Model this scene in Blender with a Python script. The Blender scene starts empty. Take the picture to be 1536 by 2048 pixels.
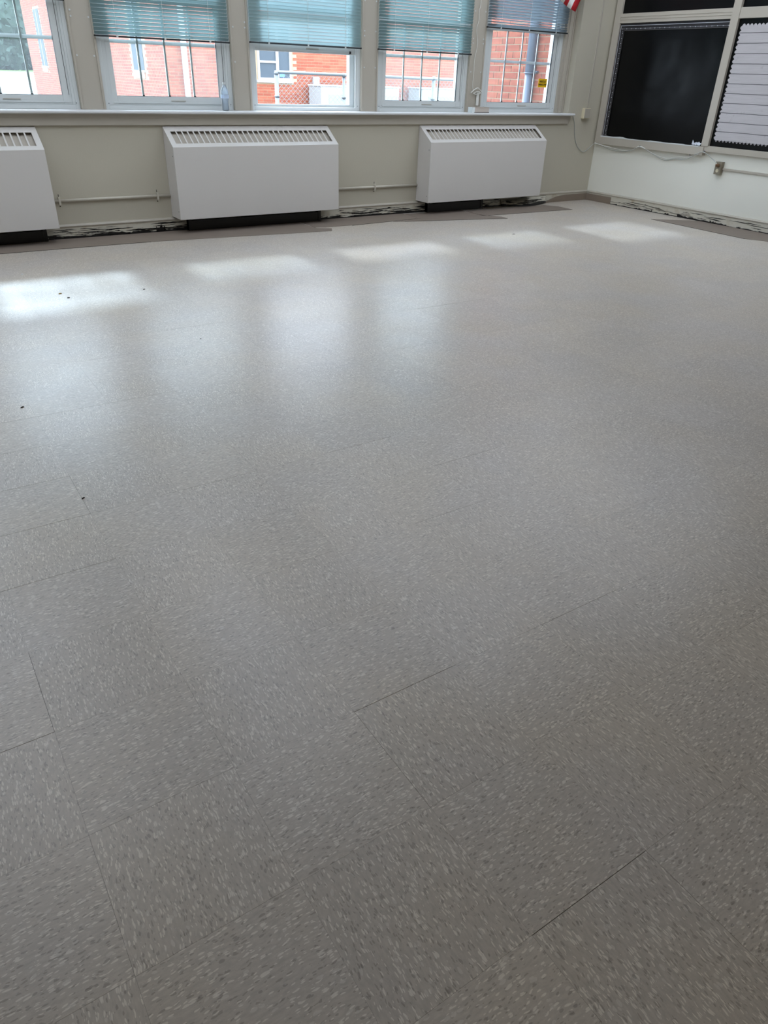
import bpy, bmesh, math, random
from mathutils import Vector, Matrix, noise
random.seed(7)
S = bpy.context.scene
C = S.collection
D = bpy.data

# ------------------------------------------------------------------ camera
cam = D.cameras.new('camera'); cam_o = D.objects.new('camera', cam); C.objects.link(cam_o)
cam.sensor_fit = 'VERTICAL'; cam.sensor_height = 36.0; cam.lens = 1421.98 / 2048 * 36.0
cam.clip_end = 500; cam.clip_start = .02
rx = (0.8366976843949432, -0.5468089618830935, 0.030609543160159458)
dn = (-0.26400015419703426, -0.45166560163621594, -0.8522335964291349)
fw = (0.4798342458725535, 0.7049809525816487, -0.5222652132633276)
M = Matrix(((rx[0], -dn[0], -fw[0]), (rx[1], -dn[1], -fw[1]), (rx[2], -dn[2], -fw[2]))).to_4x4()
M.translation = (-0.6268, -1.9305, 1.2901)
cam_o.matrix_world = M
S.camera = cam_o

# ------------------------------------------------------------------ sky
W = D.worlds.new('sky'); S.world = W; W.use_nodes = True
nt = W.node_tree; nt.nodes.clear()
wo = nt.nodes.new('ShaderNodeOutputWorld'); bg = nt.nodes.new('ShaderNodeBackground')
tc = nt.nodes.new('ShaderNodeTexCoord'); sp = nt.nodes.new('ShaderNodeSeparateXYZ'); cr = nt.nodes.new('ShaderNodeValToRGB')
nt.links.new(tc.outputs['Generated'], sp.inputs[0]); nt.links.new(sp.outputs['Z'], cr.inputs[0])
cr.color_ramp.elements[0].position = 0.0; cr.color_ramp.elements[0].color = (.77, .87, 1, 1)
cr.color_ramp.elements[1].position = 1.0; cr.color_ramp.elements[1].color = (.64, .79, 1, 1)
nt.links.new(cr.outputs[0], bg.inputs['Color']); bg.inputs['Strength'].default_value = 9.0
nt.links.new(bg.outputs[0], wo.inputs[0])

# ------------------------------------------------------------------ sun (hazy)
sun = D.lights.new('sun', 'SUN'); sun.energy = 3.9; sun.angle = math.radians(4.5); sun.color = (.72, .85, 1)
so = D.objects.new('sun', sun); C.objects.link(so)
so.rotation_euler = Vector((.05, 1, .735)).to_track_quat('Z', 'Y').to_euler()

# added fill light from unseen ceiling panels (the panels themselves are built below)
FILLS = []
for lx in (-2.6, -.7, 1.2, 3.1, 5.0, 6.3):
    for ly in (1.8, 3.1, 4.25):
        FILLS.append((lx, ly))
FILL_STRENGTH = 3.4
REAR_FILLS = [(-1.5, -4.4), (1.6, -4.4), (4.6, -4.4)]  # warm fill added behind the camera to tint the near floor
REAR_STRENGTH = 1.2

S.view_settings.view_transform = 'Standard'; S.view_settings.look = 'None'
S.view_settings.gamma = 1; S.view_settings.use_curve_mapping = False
S.view_settings.exposure = 0.0

# ------------------------------------------------------------------ materials
def lin(c):
    return tuple(((v / 255) / 12.92 if v / 255 <= .04045 else ((v / 255 + .055) / 1.055) ** 2.4) for v in c)
def newmat(name):
    m = D.materials.new(name); m.use_nodes = True
    n = m.node_tree; b = n.nodes['Principled BSDF']
    return m, n, b
def N(n, t, **kw):
    x = n.nodes.new(t)
    for k, v in kw.items():
        setattr(x, k, v)
    return x
def mix(n, fac, a, b, blend='MIX'):
    x = n.nodes.new('ShaderNodeMix'); x.data_type = 'RGBA'; x.blend_type = blend
    for s, v in ((x.inputs[0], fac), (x.inputs[6], a), (x.inputs[7], b)):
        if hasattr(v, 'node'): n.links.new(v, s)
        elif isinstance(v, tuple): s.default_value = (*v[:3], 1)
        else: s.default_value = v
    return x.outputs[2]
def noise_tex(n, scale, vec=None, detail=3, rough=.5):
    x = n.nodes.new('ShaderNodeTexNoise'); x.inputs['Scale'].default_value = scale
    x.inputs['Detail'].default_value = detail; x.inputs['Roughness'].default_value = rough
    if vec is not None: n.links.new(vec, x.inputs['Vector'])
    return x
def ramp(n, src, pts):
    x = n.nodes.new('ShaderNodeValToRGB'); n.links.new(src, x.inputs[0])
    e = x.color_ramp.elements
    while len(e) < len(pts): e.new(.5)
    for i, (p, v) in enumerate(pts):
        e[i].position = p; e[i].color = (*v[:3], 1) if isinstance(v, tuple) else (v, v, v, 1)
    return x.outputs[0]
def math_n(n, op, a, b=0.):
    x = n.nodes.new('ShaderNodeMath'); x.operation = op
    for s, v in ((x.inputs[0], a), (x.inputs[1], b)):
        if hasattr(v, 'node'): n.links.new(v, s)
        else: s.default_value = v
    return x.outputs[0]
def pos(n, scale=(1, 1, 1)):
    g = n.nodes.new('ShaderNodeNewGeometry'); v = n.nodes.new('ShaderNodeVectorMath'); v.operation = 'MULTIPLY'
    n.links.new(g.outputs['Position'], v.inputs[0]); v.inputs[1].default_value = scale
    return v.outputs[0]
def paint(name, rgb, rough=.5, var=.06, scale=3., bump=.0, bscale=120, metallic=0., spec=.5, coat=0.):
    m, n, b = newmat(name)
    c = lin(rgb)
    ns = noise_tex(n, scale, pos(n), 4)
    d = tuple(v * (1 - var) for v in c); e = tuple(min(1, v * (1 + var)) for v in c)
    n.links.new(mix(n, ns.outputs[0], d, e), b.inputs['Base Color'])
    b.inputs['Roughness'].default_value = rough; b.inputs['Metallic'].default_value = metallic
    b.inputs['Specular IOR Level'].default_value = spec
    b.inputs['Coat Weight'].default_value = coat
    if bump:
        nb = noise_tex(n, bscale, pos(n), 3); bp = n.nodes.new('ShaderNodeBump')
        bp.inputs['Strength'].default_value = bump; bp.inputs['Distance'].default_value = .002
        n.links.new(nb.outputs[0], bp.inputs['Height']); n.links.new(bp.outputs[0], b.inputs['Normal'])
    return m

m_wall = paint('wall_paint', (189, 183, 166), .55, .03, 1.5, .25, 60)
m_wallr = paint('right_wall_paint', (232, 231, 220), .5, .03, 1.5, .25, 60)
m_trim = paint('trim_paint', (180, 173, 160), .42, .04, 4, .1, 50)
m_sill = paint('sill_paint', (216, 217, 217), .35, .03, 4, .1, 50)  # trim paint made lighter; the stronger light on the sill is in the colour
m_vinyl = paint('white_vinyl', (208, 212, 211), .35, .03, 5)
m_heater = paint('heater_enamel', (210, 206, 201), .38, .015, 3, .05, 200)
m_taupe = paint('heater_inside', (184, 176, 164), .7, .06, 20)
m_ceiling = paint('ceiling_paint', (225, 224, 218), .8, .03)
m_black = paint('black_gasket', (14, 15, 16), .5, .1)
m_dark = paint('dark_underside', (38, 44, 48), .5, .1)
m_glue = paint('black_mastic', (12, 10, 9), .45, .5, 30, .6, 90)
m_pipe = paint('painted_pipe', (196, 190, 176), .45, .08, 12)
m_metal = paint('galvanized_metal', (120, 126, 130), .4, .08, 20, metallic=.7)
m_cord = paint('grey_cord', (176, 178, 172), .5, .05)
m_whitecord = paint('white_cord', (226, 226, 220), .6, .05)
m_brownvinyl = paint('taupe_vinyl_base', (132, 118, 104), .6, .1, 6, .1)
m_strip = paint('unwaxed_tile', (126, 114, 104), .55, .07, 9, .1, 300, spec=.35)
m_stripedge = paint('strip_edge', (52, 44, 38), .8, .2, 40)
m_box = paint('pale_card', (196, 186, 176), .7, .06, 20)
m_boxend = paint('white_tape', (228, 234, 234), .5, .03, 20)
m_paper = paint('white_paper', (226, 228, 236), .7, .02)
m_yellow = paint('yellow_sticker', (238, 190, 20), .5, .03)
m_steelpl = paint('outlet_plate', (148, 140, 124), .35, .1, 30, metallic=.5)
m_ivory = paint('ivory_plastic', (216, 206, 178), .4, .05)
m_brownpl = paint('brown_plug', (120, 92, 66), .5, .1)
m_red = paint('flag_red', (178, 26, 36), .75, .05, 30)
m_white = paint('flag_white', (226, 226, 222), .75, .03, 30)
m_blue = paint('flag_blue', (32, 42, 96), .75, .05, 30)
m_wood = paint('varnished_stick', (150, 104, 60), .4, .15, 30)
m_crumb = paint('dark_debris', (40, 32, 24), .8, .3, 90)
m_leafbit = paint('tan_debris', (150, 120, 60), .8, .3, 90)
m_foil = paint('torn_white_backing', (200, 205, 215), .35, .3, 80)
m_downspout = paint('white_downspout', (190, 194, 196), .4, .03)
m_greypipe = paint('grey_downpipe', (104, 114, 128), .45, .04, 8)
m_mortar = paint('mortar', (156, 136, 112), .9, .12, 8)
m_concrete = paint('pale_concrete', (120, 120, 116), .85, .08, .6)
m_grass = paint('lawn_grass', (74, 94, 30), .9, .25, .8)
m_bark = paint('bark', (84, 70, 58), .9, .3, 3)
m_leaf = paint('tree_leaves', (48, 66, 56), .8, .35, 1.2)
m_ac = paint('unit_cabinet', (150, 152, 150), .5, .05, 5)
m_acgrille = paint('unit_grille', (128, 130, 132), .5, .1, 20)
m_extglass = paint('far_window_glass', (78, 86, 92), .6, .15, 2, spec=.1)
m_extframe = paint('far_window_frame', (160, 162, 162), .4, .03)
m_stone = paint('brick_sill', (170, 128, 110), .8, .15, 10)

# brick: colour varies brick to brick by a coarse cell noise on world position
def brick_mat(name, base, hi):
    m, n, b = newmat(name)
    oi = n.nodes.new('ShaderNodeObjectInfo')
    v = n.nodes.new('ShaderNodeTexWhiteNoise'); v.noise_dimensions = '4D'
    sn = n.nodes.new('ShaderNodeVectorMath'); sn.operation = 'SNAP'
    n.links.new(pos(n), sn.inputs[0]); sn.inputs[1].default_value = (.24, .24, .0711)
    n.links.new(sn.outputs[0], v.inputs['Vector']); n.links.new(oi.outputs['Random'], v.inputs['W'])
    c = mix(n, v.outputs[0], lin(base), lin(hi))
    g = noise_tex(n, 45, pos(n), 4)
    c = mix(n, .35, c, g.outputs[0], 'OVERLAY')
    n.links.new(c, b.inputs['Base Color']); b.inputs['Roughness'].default_value = .85
    return m
m_brick = brick_mat('red_brick', (130, 64, 45), (150, 84, 60))

# glass ------------------------------------------------------------
def glass_mat(name, haze, tint=(1, 1, 1)):
    m = D.materials.new(name); m.use_nodes = True; n = m.node_tree; n.nodes.clear()
    out = n.nodes.new('ShaderNodeOutputMaterial')
    tr = n.nodes.new('ShaderNodeBsdfTransparent'); tr.inputs[0].default_value = (*tint, 1)
    gl = n.nodes.new('ShaderNodeBsdfGlossy'); gl.inputs['Roughness'].default_value = .03
    tl = n.nodes.new('ShaderNodeBsdfTranslucent'); tl.inputs[0].default_value = (.92, .97, 1, 1)
    fr = n.nodes.new('ShaderNodeFresnel'); fr.inputs[0].default_value = 1.35
    ns = noise_tex(n, 2.2, pos(n), 4)
    hz = ramp(n, ns.outputs[0], [(.3, haze * .75), (.7, haze * 1.25)])
    m1 = n.nodes.new('ShaderNodeMixShader'); m2 = n.nodes.new('ShaderNodeMixShader')
    n.links.new(hz, m1.inputs[0]); n.links.new(tr.outputs[0], m1.inputs[1]); n.links.new(tl.outputs[0], m1.inputs[2])
    n.links.new(fr.outputs[0], m2.inputs[0]); n.links.new(m1.outputs[0], m2.inputs[1]); n.links.new(gl.outputs[0], m2.inputs[2])
    n.links.new(m2.outputs[0], out.inputs[0])
    return m
m_glass_hazy = glass_mat('dusty_glass', .034, (.95, .99, .99))
m_glass_clear = glass_mat('clear_glass', .015, (.97, .99, 1))

# blind slats: thin aqua-grey metal/plastic with some light coming through
def slat_mat(name, rgb, thr):
    m = D.materials.new(name); m.use_nodes = True; n = m.node_tree; b = n.nodes['Principled BSDF']
    out = n.nodes['Material Output']
    b.inputs['Base Color'].default_value = (*lin(rgb), 1); b.inputs['Roughness'].default_value = .4
    tl = n.nodes.new('ShaderNodeBsdfTranslucent'); tl.inputs[0].default_value = (*lin(rgb), 1)
    ms = n.nodes.new('ShaderNodeMixShader')
    ns = noise_tex(n, 3, pos(n), 2)
    n.links.new(ramp(n, ns.outputs[0], [(.3, thr * .9), (.7, thr * 1.1)]), ms.inputs[0])
    n.links.new(b.outputs[0], ms.inputs[1]); n.links.new(tl.outputs[0], ms.inputs[2])
    n.links.new(ms.outputs[0], out.inputs[0])
    return m
m_slat = slat_mat('aqua_slat', (140, 166, 168), .24)
m_slat_c = slat_mat('pale_aqua_slat', (160, 186, 188), .32)
m_slat_b = slat_mat('grey_slat', (140, 154, 162), .2)

# bottle plastic
def plastic_mat():
    m = D.materials.new('clear_bottle_plastic'); m.use_nodes = True; n = m.node_tree; n.nodes.clear()
    out = n.nodes.new('ShaderNodeOutputMaterial')
    tr = n.nodes.new('ShaderNodeBsdfTransparent'); tr.inputs[0].default_value = (.93, .96, .98, 1)
    gl = n.nodes.new('ShaderNodeBsdfGlossy'); gl.inputs['Roughness'].default_value = .12
    df = n.nodes.new('ShaderNodeBsdfTranslucent'); df.inputs[0].default_value = (.85, .92, 1, 1)
    lw = n.nodes.new('ShaderNodeLayerWeight'); lw.inputs[0].default_value = .35
    m1 = n.nodes.new('ShaderNodeMixShader'); m2 = n.nodes.new('ShaderNodeMixShader'); m1.inputs[0].default_value = .6
    n.links.new(tr.outputs[0], m1.inputs[1]); n.links.new(df.outputs[0], m1.inputs[2])
    n.links.new(lw.outputs['Fresnel'], m2.inputs[0]); n.links.new(m1.outputs[0], m2.inputs[1]); n.links.new(gl.outputs[0], m2.inputs[2])
    n.links.new(m2.outputs[0], out.inputs[0])
    return m
m_plastic = plastic_mat()
m_label = paint('pale_blue_label', (196, 214, 238), .5, .05, 30)

# floor tile: grey vinyl composition tile with elongated light and dark chips along one direction
def tile_mat(name, along):          # along: 0 -> chips along x, 1 -> along y
    m, n, b = newmat(name)
    g = n.nodes.new('ShaderNodeNewGeometry')
    ds = noise_tex(n, 32, g.outputs['Position'], 2)
    dv = n.nodes.new('ShaderNodeVectorMath'); dv.operation = 'MULTIPLY_ADD'
    n.links.new(ds.outputs['Color'], dv.inputs[0]); dv.inputs[1].default_value = (.011, .011, 0); n.links.new(g.outputs['Position'], dv.inputs[2])
    def layer(sa, sc, off, dmax, rsel):
        rt = n.nodes.new('ShaderNodeMapping'); n.links.new(dv.outputs[0], rt.inputs['Vector'])
        rt.inputs['Location'].default_value = (off, off * .7, 0)
        rt.inputs['Scale'].default_value = (sa, sc, 1) if along == 0 else (sc, sa, 1)
        vo = n.nodes.new('ShaderNodeTexVoronoi'); vo.voronoi_dimensions = '2D'; vo.inputs['Scale'].default_value = 1
        n.links.new(rt.outputs[0], vo.inputs['Vector'])
        sc_ = n.nodes.new('ShaderNodeSeparateColor'); n.links.new(vo.outputs['Color'], sc_.inputs[0])
        rad = math_n(n, 'MULTIPLY', sc_.outputs[1], dmax)
        a = math_n(n, 'LESS_THAN', vo.outputs['Distance'], rad)
        s = math_n(n, 'GREATER_THAN', sc_.outputs[0], rsel)
        return math_n(n, 'MULTIPLY', a, s)
    base = lin((183, 174, 164))
    st = n.nodes.new('ShaderNodeMapping'); n.links.new(dv.outputs[0], st.inputs['Vector'])
    st.inputs['Scale'].default_value = (50, 170, 1) if along == 0 else (170, 50, 1)
    gr = noise_tex(n, 1, st.outputs[0], 2)
    c = mix(n, ramp(n, gr.outputs[0], [(.3, 0.), (.7, 1.)]), tuple(v * .90 for v in base), tuple(v * 1.10 for v in base))
    oi = n.nodes.new('ShaderNodeObjectInfo')
    tone = ramp(n, oi.outputs['Random'], [(0, .965), (1, 1.035)])
    c = mix(n, 1., c, tone, 'MULTIPLY')
    c = mix(n, math_n(n, 'MULTIPLY', layer(90, 290, 5.3, .62, .79), .44), c, lin((118, 108, 98)))
    c = mix(n, math_n(n, 'MULTIPLY', layer(80, 310, 1.7, .62, .68), .68), c, lin((226, 219, 208)))
    c = mix(n, math_n(n, 'MULTIPLY', layer(70, 150, 9.1, .52, .86), .40), c, lin((216, 210, 202)))
    c = mix(n, math_n(n, 'MULTIPLY', layer(80, 170, 3.9, .45, .90), .40), c, lin((104, 96, 90)))
    lo = noise_tex(n, 2.1, g.outputs['Position'], 3)
    c = mix(n, .8, c, ramp(n, lo.outputs[0], [(.35, (.955, .97, 1.0)), (.65, (1.0, .98, .93))]), 'MULTIPLY')
    n.links.new(c, b.inputs['Base Color'])
    rn = noise_tex(n, 5, g.outputs['Position'], 3)
    n.links.new(ramp(n, rn.outputs[0], [(.3, .31), (.7, .35)]), b.inputs['Roughness'])
    b.inputs['Specular IOR Level'].default_value = .62
    bn = noise_tex(n, 160, dv.outputs[0], 2); bp = n.nodes.new('ShaderNodeBump')
    bp.inputs['Strength'].default_value = .10; bp.inputs['Distance'].default_value = .001
    n.links.new(bn.outputs[0], bp.inputs['Height']); n.links.new(bp.outputs[0], b.inputs['Normal'])
    return m
m_tile = [tile_mat('floor_tile_grain_x', 0), tile_mat('floor_tile_grain_y', 1)]
m_sub = paint('subfloor', (44, 38, 34), .9, .2, 10)

# baseboard paint with streaks of black adhesive left by the old cove base
def mastic_mat(name, axis, amount):
    m, n, b = newmat(name)
    g = n.nodes.new('ShaderNodeNewGeometry')
    mp = n.nodes.new('ShaderNodeMapping'); n.links.new(g.outputs['Position'], mp.inputs['Vector'])
    mp.inputs['Scale'].default_value = (5, 5, 75)
    a = noise_tex(n, 1, mp.outputs[0], 5, .62)
    mp2 = n.nodes.new('ShaderNodeMapping'); n.links.new(g.outputs['Position'], mp2.inputs['Vector'])
    mp2.inputs['Scale'].default_value = (1.1, 1.1, 2)
    lo = noise_tex(n, 1, mp2.outputs[0], 2)
    sz = n.nodes.new('ShaderNodeSeparateXYZ'); n.links.new(g.outputs['Position'], sz.inputs[0])
    zz = ramp(n, math_n(n, 'MULTIPLY', sz.outputs[2], 10.), [(0, .34), (.18, .12), (.62, .02), (.80, -.3 if False else 0.)])
    cut = ramp(n, math_n(n, 'MULTIPLY', sz.outputs[2], 10.), [(0, 1.), (.74, 1.), (.80, 0.)])
    s = math_n(n, 'ADD', math_n(n, 'ADD', a.outputs[0], zz), math_n(n, 'MULTIPLY', math_n(n, 'SUBTRACT', lo.outputs[0], .5), .55))
    f = math_n(n, 'MULTIPLY', ramp(n, s, [(.60 - amount, 0.), (.63 - amount, 1.)]), cut)
    dirt = noise_tex(n, 9, g.outputs['Position'], 4)
    wc = mix(n, ramp(n, dirt.outputs[0], [(.56, 0.), (.85, 1.)]), lin((204, 199, 184)), lin((158, 136, 100)))
    n.links.new(mix(n, f, wc, lin((13, 11, 9))), b.inputs['Base Color'])
    b.inputs['Roughness'].default_value = .5
    bp = n.nodes.new('ShaderNodeBump'); bp.inputs['Strength'].default_value = .5; bp.inputs['Distance'].default_value = .002
    n.links.new(f, bp.inputs['Height']); n.links.new(bp.outputs[0], b.inputs['Normal'])
    return m
m_base_b = mastic_mat('glue_streaked_base_back', 0, -.05)
m_base_r = mastic_mat('glue_streaked_base_right', 1, -.2)

# black shiny paper on the boards
def black_paper():
    m, n, b = newmat('black_board_paper')
    ns = noise_tex(n, 3, pos(n), 4)
    n.links.new(mix(n, ns.outputs[0], lin((5, 5, 6)), lin((10, 11, 11))), b.inputs['Base Color'])
    b.inputs['Roughness'].default_value = .30; b.inputs['Specular IOR Level'].default_value = .2
    nb = noise_tex(n, 2.2, pos(n), 2, .4); bp = n.nodes.new('ShaderNodeBump')
    bp.inputs['Strength'].default_value = .5; bp.inputs['Distance'].default_value = .03
    n.links.new(nb.outputs[0], bp.inputs['Height']); n.links.new(bp.outputs[0], b.inputs['Normal'])
    return m
m_bpaper = black_paper()
def plank_paper():
    m, n, b = newmat('grey_plank_print')
    g = n.nodes.new('ShaderNodeNewGeometry')
    sx = n.nodes.new('ShaderNodeSeparateXYZ'); n.links.new(g.outputs['Position'], sx.inputs[0])
    mp = n.nodes.new('ShaderNodeMapping'); n.links.new(g.outputs['Position'], mp.inputs['Vector']); mp.inputs['Scale'].default_value = (1, 5, 70)
    gr = noise_tex(n, 1, mp.outputs[0], 4)
    sp_ = noise_tex(n, 16, g.outputs['Position'], 3)
    c = mix(n, gr.outputs[0], lin((176, 172, 174)), lin((198, 194, 196)))
    c = mix(n, ramp(n, sp_.outputs[0], [(.66, 0.), (.8, .7)]), c, lin((140, 134, 134)))
    wob = math_n(n, 'MULTIPLY', noise_tex(n, 6, g.outputs['Position'], 2).outputs[0], .006)
    zf = math_n(n, 'FRACT', math_n(n, 'DIVIDE', math_n(n, 'ADD', math_n(n, 'SUBTRACT', sx.outputs[2], .8085), wob), .0875))
    ln = math_n(n, 'LESS_THAN', zf, .075)
    n.links.new(mix(n, math_n(n, 'MULTIPLY', ln, .85), c, lin((62, 60, 62))), b.inputs['Base Color'])
    b.inputs['Roughness'].default_value = .6
    return m
m_plank = plank_paper()
def emit_mat(name, col, st):
    m = D.materials.new(name); m.use_nodes = True; n = m.node_tree; b = n.nodes['Principled BSDF']
    b.inputs['Emission Color'].default_value = (*col, 1); b.inputs['Emission Strength'].default_value = st
    b.inputs['Base Color'].default_value = (.8, .8, .8, 1)
    return m
m_fillw = emit_mat('warm_fill_glow', (1., .70, .46), REAR_STRENGTH)
m_lamp = emit_mat('fill_glow', (.80, .88, 1.), FILL_STRENGTH)

# ------------------------------------------------------------------ mesh helpers
class MB:
    def __init__(s): s.v = []; s.f = []; s.mi = []
    def add(s, vs, fs, mi=0):
        o = len(s.v); s.v += [tuple(v) for v in vs]; s.f += [tuple(i + o for i in f) for f in fs]; s.mi += [mi] * len(fs); return s
    def box(s, x0, x1, y0, y1, z0, z1, mi=0):
        vs = [(x, y, z) for z in (z0, z1) for y in (y0, y1) for x in (x0, x1)]
        return s.add(vs, [(0, 2, 3, 1), (4, 5, 7, 6), (0, 1, 5, 4), (2, 6, 7, 3), (0, 4, 6, 2), (1, 3, 7, 5)], mi)
    def prism(s, pts, d, mi=0):           # polygon (3d points) extruded by vector d
        n = len(pts); d = Vector(d); a = [Vector(p) for p in pts]; vs = a + [p + d for p in a]
        fs = [tuple(range(n))[::-1], tuple(range(n, 2 * n))] + [(i, (i + 1) % n, (i + 1) % n + n, i + n) for i in range(n)]
        return s.add(vs, fs, mi)
    def tube(s, pts, r, k=8, mi=0, cap=True):
        pts = [Vector(p) for p in pts]; rings = []
        up = Vector((0, 0, 1)); prev = None
        for i, p in enumerate(pts):
            t = (pts[min(i + 1, len(pts) - 1)] - pts[max(i - 1, 0)]).normalized()
            if prev is None:
                a = up if abs(t.z) < .9 else Vector((1, 0, 0)); u = (a - t * a.dot(t)).normalized()
            else: u = (prev - t * prev.dot(t)).normalized()
            prev = u; w = t.cross(u); rr = r[i] if isinstance(r, (list, tuple)) else r
            rings.append([p + (u * math.cos(2 * math.pi * j / k) + w * math.sin(2 * math.pi * j / k)) * rr for j in range(k)])
        vs = [v for q in rings for v in q]; fs = []
        for i in range(len(rings) - 1):
            for j in range(k): fs.append((i * k + j, i * k + (j + 1) % k, (i + 1) * k + (j + 1) % k, (i + 1) * k + j))
        if cap: fs += [tuple(range(k))[::-1], tuple(range((len(rings) - 1) * k, len(rings) * k))]
        return s.add(vs, fs, mi)
    def lathe(s, prof, c, k=20, mi=0):
        vs = [(c[0] + r * math.cos(2 * math.pi * j / k), c[1] + r * math.sin(2 * math.pi * j / k), c[2] + z) for r, z in prof for j in range(k)]
        fs = [(i * k + j, i * k + (j + 1) % k, (i + 1) * k + (j + 1) % k, (i + 1) * k + j) for i in range(len(prof) - 1) for j in range(k)]
        fs += [tuple(range(k))[::-1], tuple(range((len(prof) - 1) * k, len(prof) * k))]
        return s.add(vs, fs, mi)
    def build(s, name, mat, parent=None, smooth=False, bevel=0., loc=None):
        me = D.meshes.new(name); me.from_pydata(s.v, [], s.f)
        for m in (mat if isinstance(mat, (list, tuple)) else [mat]): me.materials.append(m)
        me.polygons.foreach_set('material_index', s.mi)
        if smooth: me.polygons.foreach_set('use_smooth', [True] * len(me.polygons))
        me.update()
        o = D.objects.new(name, me); C.objects.link(o)
        if loc is not None: o.location = loc
        if parent is not None: adopt(o, parent)
        if bevel:
            b = o.modifiers.new('bevel', 'BEVEL'); b.width = bevel; b.segments = 2; b.limit_method = 'ANGLE'
        return o
def adopt(o, parent):
    o.parent = parent
    o.matrix_parent_inverse = Matrix.Translation(-Vector(wloc(parent)))
def wloc(o):
    l = Vector(o.location)
    if o.parent is not None: l = l + o.matrix_parent_inverse.translation + Vector(wloc(o.parent))
    return l
def tag(o, label, cat, group=None, kind=None):
    o['label'] = label; o['category'] = cat
    if group: o['group'] = group
    if kind: o['kind'] = kind
    return o
def empty(name, loc, label, cat, group=None, kind=None):
    o = D.objects.new(name, None); C.objects.link(o); o.location = loc; o.empty_display_size = .05
    return tag(o, label, cat, group, kind)
def struct(o, label, cat): return tag(o, label, cat, kind='structure')
def smooth_path(pts, k=6):
    P = [Vector(p) for p in pts]; P = [P[0]] + P + [P[-1]]; out = []
    for i in range(1, len(P) - 2):
        a, b, c, d = P[i - 1:i + 3]
        for j in range(k):
            t = j / k
            out.append(.5 * ((2 * b) + (c - a) * t + (2 * a - 5 * b + 4 * c - d) * t * t + (3 * b - a - 3 * c + d) * t ** 3))
    out.append(P[-2]); return out
def share(o, name, parent, loc=(0, 0, 0)):
    c = o.copy(); c.name = name; C.objects.link(c); c.parent = None; c.matrix_parent_inverse = Matrix.Identity(4); c.location = loc
    adopt(c, parent); return c

# ------------------------------------------------------------------ room shell
YW, XR, XL, YF, ZC = 5.03, 7.12, -4.6, -6.0, 3.2
T = .3048
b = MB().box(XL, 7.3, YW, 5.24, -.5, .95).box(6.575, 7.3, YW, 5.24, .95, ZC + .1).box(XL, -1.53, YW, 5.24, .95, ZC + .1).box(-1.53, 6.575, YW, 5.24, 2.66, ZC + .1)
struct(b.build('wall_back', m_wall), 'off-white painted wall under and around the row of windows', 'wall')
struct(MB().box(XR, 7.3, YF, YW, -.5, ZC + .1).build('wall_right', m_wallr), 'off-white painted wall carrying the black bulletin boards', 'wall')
struct(MB().box(XL - .15, XL, YF, 5.24, -.5, ZC + .1).build('wall_left', m_wall), 'off-white painted wall outside the frame on the left', 'wall')
struct(MB().box(XL - .15, 7.3, YF - .15, YF, -.5, ZC + .1).build('wall_front', m_wall), 'off-white painted wall behind the camera', 'wall')
struct(MB().box(XL, XR, YF, YW, ZC, ZC + .1).build('ceiling', m_ceiling), 'white ceiling of the classroom', 'ceiling')

# floor: slab with every tile laid on it
floor = struct(MB().box(XL, XR, YF, YW, -.2, -.0032).build('floor', m_sub), 'grey speckled vinyl tile floor laid in a checkerboard of grain directions', 'floor')
def tile_mesh(s, g):
    h = T / 2 - g; c = .00012
    q = MB(); q.add([(-h, -h, -.0032), (h, -h, -.0032), (h, h, -.0032), (-h, h, -.0032), (-h, -h, -c), (h, -h, -c), (h, h, -c), (-h, h, -c),
                     (-h + c, -h + c, 0), (h - c, -h + c, 0), (h - c, h - c, 0), (-h + c, h - c, 0)],
                    [(8, 9, 10, 11), (4, 5, 9, 8), (5, 6, 10, 9), (6, 7, 11, 10), (7, 4, 8, 11), (0, 1, 5, 4), (1, 2, 6, 5), (2, 3, 7, 6), (3, 0, 4, 7)])
    return q
Rt = Matrix((rx, dn, fw)); cp = Vector((-0.6268, -1.9305, 1.2901))
def project(x, y, z=0):
    c = Rt @ (Vector((x, y, z)) - cp)
    return (None if c.z < .05 else (768 + 1421.98 * c.x / c.z, 1024 + 1421.98 * c.y / c.z, c.z))
cells = []
for i in range(int(XL / T) - 1, int(XR / T) + 1):
    for j in range(int(YF / T) - 1, int(YW / T) + 1):
        x0, x1, y0, y1 = max(i * T, XL), min((i + 1) * T, XR), max(j * T, YF), min((j + 1) * T, YW)
        if x1 - x0 < .02 or y1 - y0 < .02: continue
        full = (x1 - x0 > T - 1e-6) and (y1 - y0 > T - 1e-6)
        pr = [project(x, y) for x, y in ((x0, y0), (x1, y0), (x1, y1), (x0, y1), ((x0 + x1) / 2, (y0 + y1) / 2))]
        vis = any(p_ and -20 < p_[0] < 1556 and -20 < p_[1] < 2068 for p_ in pr)
        if not vis:
            size = 0
        else:
            size = 1 / pr[4][2] ** 3 if pr[4] else 1e3
        cells.append((size, i, j, x0, x1, y0, y1, full))
cells.sort(key=lambda c: -c[0])
protos = {}
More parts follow.
